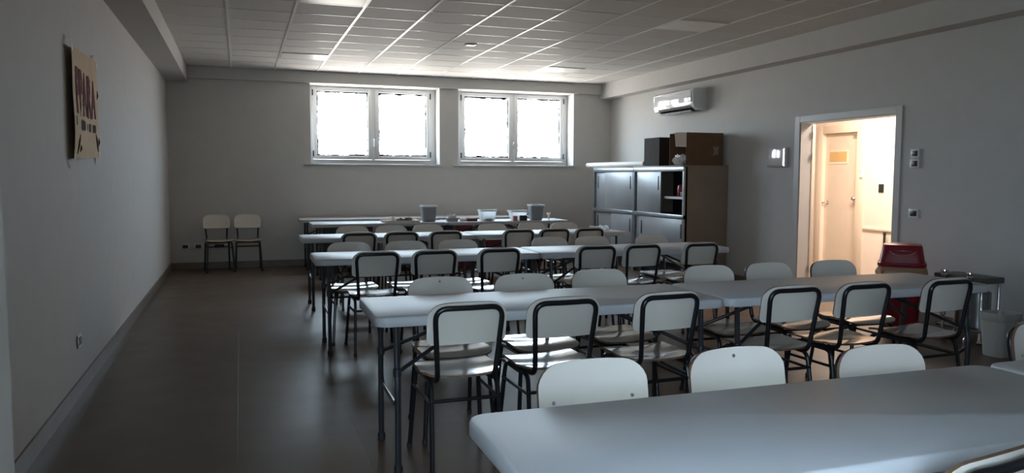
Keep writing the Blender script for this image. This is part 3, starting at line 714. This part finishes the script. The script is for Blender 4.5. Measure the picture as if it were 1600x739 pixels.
# ------------------------------------------------------------------ grey sliding-door cabinets
CF, CB_ = 5.40, XR-0.01
def cabinet(y0, y1, label, opened, near):
    e = empty('cabinet', ((CF+CB_)/2, (y0+y1)/2, 0)); tag(e, label, 'cabinet', 'grey sliding-door cabinets')
    ox, oy = (CF+CB_)/2, (y0+y1)/2
    def B(mb, xa, xb, ya, yb, za, zb, mi=0, bev=0.0): mb.box(xa-ox, xb-ox, ya-oy, yb-oy, za, zb, mi, bev)
    for ya in (y0, y1-0.02):
        q = MB(); B(q, CF+0.03, CB_, ya, ya+0.02, 0, 1.50); q.build('side_panel', 'cabside', e, smooth=False)
    q = MB(); B(q, CB_-0.02, CB_, y0+0.02, y1-0.02, 0.06, 1.48); B(q, CF+0.06, CB_-0.02, y0+0.02, y1-0.02, 0.235, 0.255); B(q, CF+0.06, CB_-0.02, y0+0.02, y1-0.02, 0.835, 0.85); B(q, CF+0.14, CF+0.16, y0+0.02, y1-0.02, 0.0, 0.235); q.build('carcass', 'cabin', e, smooth=False)
    q = MB(); B(q, CF-0.005, CB_, y0-0.004, y1+0.004, 1.50, 1.518, 0, 0.003); q.build('cabinet_top', 'cabside', e)
    q = MB()
    B(q, CF, CF+0.06, y0, y1, 1.44, 1.50, 0, 0.004); B(q, CF, CF+0.06, y0, y1, 0.815, 0.872, 0, 0.004); B(q, CF, CF+0.06, y0, y1, 0.225, 0.262, 0, 0.003)
    B(q, CF+0.002, CF+0.06, y0, y0+0.025, 0.0, 1.44); B(q, CF+0.002, CF+0.06, y1-0.025, y1, 0.0, 1.44)
    q.build('front_frame', 'cabmetal', e, ang=30)
    def door(ya, yb, za, zb, xo, hs):
        d = MB(); B(d, CF+xo, CF+xo+0.018, ya, yb, za, zb, 0, 0.002); do = d.build('sliding_door', 'cabdoor', e)
        for hy in hs:
            h = MB(); B(h, CF+xo-0.004, CF+xo+0.002, hy-0.014, hy+0.014, zb-0.25, zb-0.06, 0, 0.001)
            h.build('door_handle', 'cabin', do)
    m_ = (y0+y1)/2
    if not opened:
        door(y0+0.03, m_+0.28, 0.874, 1.438, 0.012, [y0+0.10, ]); door(m_+0.28-0.06, y1-0.03, 0.874, 1.438, 0.036, [y1-0.12])
        door(y0+0.03, m_+0.04, 0.264, 0.813, 0.012, [y0+0.10]); door(m_-0.04, y1-0.03, 0.264, 0.813, 0.036, [y1-0.12])
    else:
        door(m_-0.08, y1-0.10, 0.874, 1.438, 0.012, [m_-0.02]); door(m_-0.04, y1-0.03, 0.874, 1.438, 0.036, [])
        door(y0+0.03, m_+0.5, 0.264, 0.813, 0.012, [y0+0.06, m_+0.44]); door(m_-0.04, y1-0.03, 0.264, 0.813, 0.036, [])
        q = MB(); B(q, CF+0.07, CB_-0.02, y0+0.02, y0+0.60, 1.075, 1.105); q.build('shelf', 'shelf', e, smooth=False)
cabinet(8.74, 10.095, 'nearer grey cabinet with one upper sliding door open on a dark shelf', True, True)
cabinet(10.105, 11.46, 'farther grey cabinet with closed sliding doors, nearest the window corner', False, False)
# things on the open shelf
q = MB(); q.lathe([(0.055, 0), (0.06, 0.02), (0.06, 0.11), (0.05, 0.15), (0.035, 0.16)], (5.55, 9.02, 1.105), 16); a = tag(q.build('jar', 'red'), 'red tub standing on the open cabinet shelf', 'jar')
q = MB(); q.lathe([(0.035, 0), (0.04, 0.05), (0.045, 0.055), (0.045, 0.065)], (5.50, 8.90, 1.105), 14); tag(q.build('cup', 'chrome'), 'shiny small cup beside the red tub on the cabinet shelf', 'cup')
q = MB(); q.lathe([(0.03, 0), (0.04, 0.08), (0.042, 0.09)], (5.50, 8.81, 1.105), 14); tag(q.build('cup', 'paper'), 'white paper cup at the near end of the cabinet shelf', 'cup')
# cartons on top
def open_carton():
    x0, x1, y0, y1, z0, z1 = 5.47, 6.03, 8.80, 9.22, 1.519, 1.945; t_ = 0.006
    e = empty('cardboard_box', ((x0+x1)/2, (y0+y1)/2, z0)); tag(e, 'brown cardboard box with its side open, on the near end of the cabinets', 'box')
    ox, oy, oz = e.location
    q = MB(); b = lambda *a: q.box(a[0]-ox, a[1]-ox, a[2]-oy, a[3]-oy, a[4]-oz, a[5]-oz, 0)
    b(x0, x1, y0, y0+t_, z0, z1); b(x0, x1, y1-t_, y1, z0, z1); b(x1-t_, x1, y0+t_, y1-t_, z0, z1); b(x0, x1-t_, y0+t_, y1-t_, z0, z0+t_); b(x0, x1-t_, y0+t_, y1-t_, z1-t_, z1)
    q.build('carton_body', 'card', e, smooth=False)
    q = MB(); P = [(x0, y0, z1), (x0, y0, z1-0.19), (x0-0.135, y0+0.03, z1-0.185), (x0-0.155, y0+0.03, z1-0.005)]
    n_ = Vector((0.0, 0.005, 0)); P = [(p[0]-ox, p[1]-oy, p[2]-oz) for p in P]
    q.loops([P, [(p[0]+n_.x, p[1]+n_.y, p[2]+n_.z) for p in P]]); q.build('box_flap', 'cardlight', e, smooth=False)
    q = MB(); P = [(5.88, 1.66), (5.93, 1.68), (5.935, 1.75), (5.96, 1.79), (5.90, 1.775), (5.86, 1.79), (5.875, 1.74)]
    P = [(5.87, 1.775), (5.885, 1.71), (5.875, 1.64), (5.915, 1.66), (5.955, 1.665), (5.95, 1.71), (5.965, 1.77), (5.92, 1.76)]
    q.loops([[(x-ox, y0-0.0015-oy, z-oz) for x, z in P], [(x-ox, y0-oy, z-oz) for x, z in P]]); q.build('worn_sticker', 'cabside', e, smooth=False)
open_carton()
x0, x1, y0, y1, z0, z1 = 5.50, 5.98, 9.54, 9.97, 1.519, 1.915
e = empty('cardboard_box', ((x0+x1)/2, (y0+y1)/2, z0)); tag(e, 'dark cardboard box behind the brown box on the cabinets', 'box')
q = MB(); q.box(-0.24, 0.24, -0.215, 0.215, 0, 0.39, bev=0.003); q.build('carton_body', 'carddark', e, smooth=False)
q = MB(); q.box(-0.24, 0.24, -0.214, -0.004, 0.391, 0.397); q.box(-0.24, 0.24, 0.004, 0.214, 0.391, 0.397); q.build('box_flap', 'carddark', e, smooth=False)
# plastic bag spilling from the open carton
q = MB(); bm = bmesh.new(); bmesh.ops.create_icosphere(bm, subdivisions=3, radius=1)
for v in bm.verts:
    k = 1+0.22*math.sin(v.co.x*7+v.co.z*5)+0.15*math.sin(v.co.y*11+1); v.co = Vector((v.co.x*0.085*k, v.co.y*0.09*k, max(-0.056, v.co.z*0.075*k)))
q.bm(bm, 0, Matrix.Translation((5.47, 8.94, 1.582))); tag(q.build('plastic_bag', 'paper'), 'crumpled whitish bag at the mouth of the open brown box', 'bag')
# long roll of paper
q = MB(); q.tube([(5.60, 10.12, 1.56), (5.60, 12.10, 1.562)], 0.040, n=18); q.tube([(5.60, 12.10, 1.562), (5.60, 12.12, 1.562)], 0.034, n=18)
ro = tag(q.build('paper_roll', 'paper'), 'long white paper roll lying on the farther cabinet', 'roll')
q = MB(); q.tube([(5.60, 10.118, 1.56), (5.60, 10.20, 1.56)], 0.0408, n=18); q.build('roll_end', 'cardlight', ro)

# ------------------------------------------------------------------ corner by the doorway: bins and steel trolley
BX, BY = 5.57, 5.36
e = empty('swing_bin', (BX, BY, 0), -0.80); e.scale = (0.95, 0.95, 0.96); tag(e, 'red swing-lid rubbish bin with a liner, beside the doorway', 'bin')
def tub(prof, r, mb, mi=0, cap0=True, cap1=True):
    mb.loops([rrect(-a, a, -b, b, min(r, a*0.8, b*0.8), z) for a, b, z in prof], mi, cap0, cap1)
q = MB(); tub([(0.140, 0.115, 0.0), (0.150, 0.125, 0.02), (0.180, 0.150, 0.50), (0.182, 0.152, 0.60)], 0.05, q, cap1=False); q.build('bin_body', 'red', e)
q = MB(); random.seed(5)
base_ = rrect(-0.192, 0.192, -0.162, 0.162, 0.05, 0.60); 
def ruffle(z, am): return [(x*(1+am*random.uniform(-.4, 1)), y*(1+am*random.uniform(-.4, 1)), z+random.uniform(-.008, .008)) for x, y, _ in base_]
q.loops([ruffle(0.515, 0.20), ruffle(0.565, 0.17), ruffle(0.615, 0.03), [(x*0.97, y*0.97, 0.635) for x, y, _ in base_]], cap0=False, cap1=False); q.build('bin_liner', 'bag', e)
q = MB(); tub([(0.200, 0.170, 0.605), (0.206, 0.175, 0.615), (0.206, 0.175, 0.640), (0.194, 0.160, 0.645), (0.184, 0.148, 0.70), (0.168, 0.130, 0.790), (0.160, 0.120, 0.805), (0.11, 0.09, 0.815)], 0.06, q, cap0=False); lo = q.build('bin_lid', 'red', e)
q = MB(); pts = []
for k in range(15):
    a = PI+PI*k/14; x = 0.105*math.cos(a); z = 0.752+0.04*math.sin(a); y = -(0.148-(z-0.700)*0.2)-0.002; pts.append((x, y, z))
q.tube(pts, 0.005, n=6); q.build('lid_emboss', 'redarc', lo)
q = MB(); q.box(-0.075, 0.075, -0.145, -0.133, 0.742, 0.76, bev=0.003); q.build('lid_emboss', 'red', lo)
for x in (-0.06, 0.10):
    q = MB(); q.box(x-0.02, x+0.02, -0.19, -0.155, 0.50, 0.53, bev=0.004); q.build('bin_clip', 'redarc', e)
# steel trolley
e = empty('serving_trolley', (5.83, 4.84, 0)); tag(e, 'low stainless steel trolley with a dark top, against the right wall', 'trolley')
q = MB(); q.box(-0.20, 0.055, -0.23, 0.23, 0.505, 0.555, bev=0.008); q.build('trolley_top', 'darktop', e)
q = MB(); q.box(-0.18, 0.045, -0.21, 0.21, 0.10, 0.12, bev=0.004); q.build('lower_shelf', 'steel', e)
q = MB(); q.lathe([(0.14, 0), (0.15, 0.01), (0.15, 0.30), (0.14, 0.31), (0.06, 0.32)], (-0.06, -0.04, 0.12), 28, sx=0.7, sy=1); q.build('steel_drum', 'steel', e)
for x, y, zt in ((-0.215, 0.11, 0.595), (-0.215, -0.13, 0.595), (-0.16, -0.20, 0.505), (0.03, -0.20, 0.505), (0.03, 0.20, 0.505)):
    if zt > 0.55: prof = [(0.026, 0.0), (0.034, 0.02), (0.03, 0.05), (0.013, 0.07), (0.013, 0.20), (0.022, 0.21), (0.022, 0.24), (0.013, 0.25), (0.013, zt-0.06), (0.024, zt-0.055), (0.026, zt-0.04), (0.016, zt-0.03), (0.028, zt-0.015), (0.026, zt), (0.012, zt+0.004)]
    else: prof = [(0.02, 0.0), (0.024, 0.02), (0.011, 0.04), (0.011, zt)]
    q = MB(); q.lathe(prof, (x, y, 0), 14); q.build('chrome_post', 'chrome', e)
def waste(x, y, sx, sy, h, label, m_):
    e = empty('waste_bin', (x, y, 0)); tag(e, label, 'bin')
    q = MB(); tub([(sx*0.78, sy*0.78, 0), (sx*0.80, sy*0.80, 0.01), (sx*0.96, sy*0.96, h-0.05)], 0.04, q, cap1=False); tub([(sx*0.93, sy*0.93, h-0.06), (sx*0.78, sy*0.78, 0.02)], 0.04, q, cap0=False); q.build('bin_body', m_, e)
    q = MB(); tub([(sx*0.97, sy*0.97, h-0.06), (sx, sy, h-0.055), (sx*1.02, sy*1.02, h), (sx*0.95, sy*0.95, h), (sx*0.93, sy*0.93, h-0.06)], 0.04, q, cap0=False, cap1=False); q.build('bin_rim', m_, e)
waste(5.50, 4.33, 0.115, 0.105, 0.335, 'small cloudy plastic waste bin next to the steel trolley', 'binwhite')
e = empty('storage_box', (5.62, 4.02, 0)); tag(e, 'pale lidded plastic box at the right edge, beside the cloudy bin', 'box')
q = MB(); tub([(0.15, 0.12, 0), (0.17, 0.135, 0.26)], 0.03, q); q.build('box_body', 'tubrim', e)
q = MB(); tub([(0.18, 0.145, 0.262), (0.182, 0.147, 0.285), (0.16, 0.125, 0.30)], 0.03, q); q.build('box_lid', 'binwhite', e)

# ------------------------------------------------------------------ things on the fifth and fourth rows
ZT = TH
def rr_tub(x, y, w0, w1, d0, d1, h, m_, rim, label, rz=0.0):
    e = empty('plastic_tub', (x, y, ZT), rz); tag(e, label, 'tub', 'square plastic tubs on the fifth row')
    q = MB(); t_ = 0.006
    def lp(a, b, z, r=0.03): return rrect(-a/2, a/2, -b/2, b/2, min(r, a*0.3, b*0.3), z)
    q.loops([lp(w0*0.86, d0*0.86, 0), lp(w0, d0, 0.022), lp(w0+(w1-w0)*0.5, d0+(d1-d0)*0.5, h*0.5), lp(w1, d1, h), lp(w1-2*t_, d1-2*t_, h), lp(w0-2*t_, d0-2*t_, 0.02), lp(w0*0.7, d0*0.7, 0.012)]); q.build('tub_body', m_, e)
    q = MB(); q.loops([lp(w1+0.001, d1+0.001, h-0.020), lp(w1+0.016, d1+0.016, h-0.018), lp(w1+0.016, d1+0.016, h+0.002), lp(w1-0.016, d1-0.016, h+0.002), lp(w1-0.016, d1-0.016, h-0.012)], cap0=False, cap1=False); q.build('tub_rim', rim, e)
    return e
rr_tub(2.455, 10.52, 0.185, 0.205, 0.15, 0.18, 0.225, 'tubgrey', 'tubwhite', 'grey tub with white rim, leftmost of the square tubs')
rr_tub(3.30, 10.50, 0.20, 0.235, 0.15, 0.18, 0.155, 'tubwhite', 'tubrim', 'milky white tub, second of the square tubs from the left')
rr_tub(3.76, 10.50, 0.19, 0.255, 0.15, 0.19, 0.140, 'tubwhite', 'tubrim', 'flared milky white tub holding dark things, third of the square tubs')
rr_tub(4.03, 10.48, 0.17, 0.205, 0.15, 0.18, 0.225, 'tubgrey', 'tubwhite', 'grey tub with white rim, rightmost of the square tubs')
def blob(name, loc, s, m_, label, cat, sd=0, group=None, amp=0.25):
    random.seed(sd); bm = bmesh.new(); bmesh.ops.create_icosphere(bm, subdivisions=3, radius=1); a, b, c = [random.uniform(4, 9) for _ in range(3)]
    for v in bm.verts:
        k = 1+amp*math.sin(v.co.x*a+sd)*math.sin(v.co.y*b+1)+amp*0.6*math.sin(v.co.z*c+v.co.x*5); v.co = Vector((v.co.x*s[0]*k, v.co.y*s[1]*k, max(-s[2]*0.8, v.co.z*s[2]*k)))
    q = MB(); q.bm(bm); o = q.build(name, m_, ang=60); o.location = (loc[0], loc[1], loc[2]+s[2]*0.8); return tag(o, label, cat, group)
# in front of / in the tubs
q = MB(); q.box(-0.055, 0.055, -0.02, 0.02, 0, 0.075, bev=0.008); o = q.build('dark_carton', 'navy'); o.location = (3.80, 10.375, ZT); tag(o, 'small dark packet standing before the flared white tub', 'packet')
q = MB(); q.box(-0.03, 0.03, -0.02, 0.02, 0, 0.07, bev=0.004); o = q.build('drink_carton', 'redarc'); o.location = (3.675, 10.37, ZT); tag(o, 'small pinkish packet left of the dark packet, before the flared tub', 'packet')
blob('napkin_bundle', (3.28, 10.375, ZT), (0.05, 0.02, 0.022), 'tubgrey', 'small grey bundle lying before the milky white tub', 'bundle', 3)
# tan tray with bits on it
e = empty('serving_tray', (2.06, 10.52, ZT), 0.05); tag(e, 'shallow tan cardboard tray on the left of the fifth row', 'tray')
q = MB(); q.loops([rrect(-0.23, 0.23, -0.16, 0.16, 0.02, 0), rrect(-0.25, 0.25, -0.175, 0.175, 0.02, 0.03), rrect(-0.243, 0.243, -0.168, 0.168, 0.02, 0.03), rrect(-0.225, 0.225, -0.155, 0.155, 0.02, 0.006)]); q.build('tray_body', 'cardlight', e)
blob('herb_bunch', (2.05, 10.46, ZT+0.007), (0.05, 0.04, 0.028), 'leaf', 'dark green herb bunch on the tan tray', 'herbs', 5, amp=0.35)
blob('herb_bunch', (2.17, 10.54, ZT+0.007), (0.05, 0.03, 0.030), 'leaf', 'second green bunch, right of the herbs on the tan tray', 'herbs', 6, amp=0.35)
q = MB(); q.lathe([(0.02, 0), (0.025, 0.02), (0.025, 0.05), (0.015, 0.06), (0.015, 0.07)], (0, 0, 0), 12); o = q.build('small_jar', 'binwhite'); o.location = (1.95, 10.48, ZT+0.007); tag(o, 'little pale jar at the left of the tan tray', 'jar')
# grey basket with crumpled napkins, and red packets
e = empty('basket', (2.775, 10.46, ZT)); tag(e, 'small grey basket with white napkins right of the left grey tub', 'basket')
q = MB(); q.loops([rrect(-0.07, 0.07, -0.05, 0.05, 0.015, 0), rrect(-0.085, 0.085, -0.06, 0.06, 0.015, 0.05), rrect(-0.079, 0.079, -0.054, 0.054, 0.015, 0.05), rrect(-0.065, 0.065, -0.045, 0.045, 0.015, 0.006)]); q.build('basket_body', 'tubgrey', e)
for k, (x, y, s_) in enumerate(((-0.03, 0.0, 0.035), (0.03, 0.005, 0.03))):
    o = blob('paper_napkin', (2.775+x, 10.46+y, ZT+0.012), (s_, s_, 0.045), 'paper', ['crumpled white napkin, left one in the grey basket', 'crumpled white napkin, right one in the grey basket'][k], 'napkin', 20+k, 'napkins in the grey basket', 0.4)
blob('bread_roll', (2.93, 10.45, ZT), (0.05, 0.04, 0.03), 'cardlight', 'small tan bun between the grey basket and the red packet', 'bread', 8, amp=0.08)
q = MB(); q.box(-0.075, 0.075, -0.05, 0.05, 0, 0.045, bev=0.012); o = q.build('snack_packet', 'redcloth'); o.location = (3.06, 10.46, ZT); tag(o, 'dull red packet lying left of the milky white tub', 'packet')
# twisted tissue at the right end
q = MB()
for k in range(5): a = 2*PI*k/5; q.tube([(0, 0, 0), (0.005*math.cos(a), 0.005*math.sin(a), 0.05), (0.028*math.cos(a), 0.028*math.sin(a), 0.10)], 0.006, n=6, fillet=0.02)
q.lathe([(0.02, 0), (0.012, 0.01), (0.006, 0.03)], (0, 0, 0), 10)
o = q.build('twisted_tissue', 'cardlight'); o.location = (4.26, 10.55, ZT); tag(o, 'small pale twisted tissue right of the rightmost grey tub', 'tissue')
# wrapped plastic on the fourth row
for k, (x, s_, lb) in enumerate(((3.865, 0.040, 'crumpled clear wrap, left lump on the end of the fourth row table'), (3.945, 0.046, 'crumpled clear wrap, middle lump on the end of the fourth row table'), (4.035, 0.040, 'crumpled clear wrap, right lump on the end of the fourth row table'))):
    blob('plastic_wrap', (x, 8.22, ZT), (s_, s_*0.8, 0.030), 'tubwhite', lb, 'plastic wrap', 30+k, 'crumpled wrap on the fourth row', 0.4)
# crates kept under the fifth row
def crate(x, w_, h, m_, label, y=11.20):
    e = empty('storage_crate', (x, y, 0)); tag(e, label, 'crate', 'crates behind the fifth row')
    def lp(a, b, z): return rrect(-a/2, a/2, -b/2, b/2, 0.025, z)
    q = MB(); q.loops([lp(w_*0.9, 0.30, 0), lp(w_-0.01, 0.335, h-0.04), lp(w_-0.02, 0.325, h-0.04), lp(w_*0.9-0.01, 0.29, 0.01)]); q.build('crate_body', m_, e)
    q = MB(); q.loops([lp(w_-0.012, 0.333, h-0.05), lp(w_, 0.345, h-0.05), lp(w_, 0.345, h), lp(w_-0.02, 0.325, h), lp(w_-0.02, 0.325, h-0.05)], cap0=False, cap1=False); q.build('crate_rim', m_, e)
crate(1.22, 0.30, 0.66, 'green', 'tall dark green crate behind the left end of the fifth row')
crate(1.60, 0.34, 0.66, 'navy', 'tall dark crate behind the tan tray')
crate(2.24, 0.36, 0.66, 'navy', 'tall dark crate behind the leftmost grey tub')
crate(2.85, 0.22, 0.66, 'navy', 'narrow dark crate behind the grey napkin basket')
crate(3.12, 0.26, 0.66, 'redcloth', 'tall dull red crate left of centre behind the fifth row')
crate(3.62, 0.34, 0.66, 'redcloth', 'tall dull red crate behind the flared white tub')
crate(4.22, 0.30, 0.66, 'redcloth', 'tall dull red crate behind the right end of the fifth row')
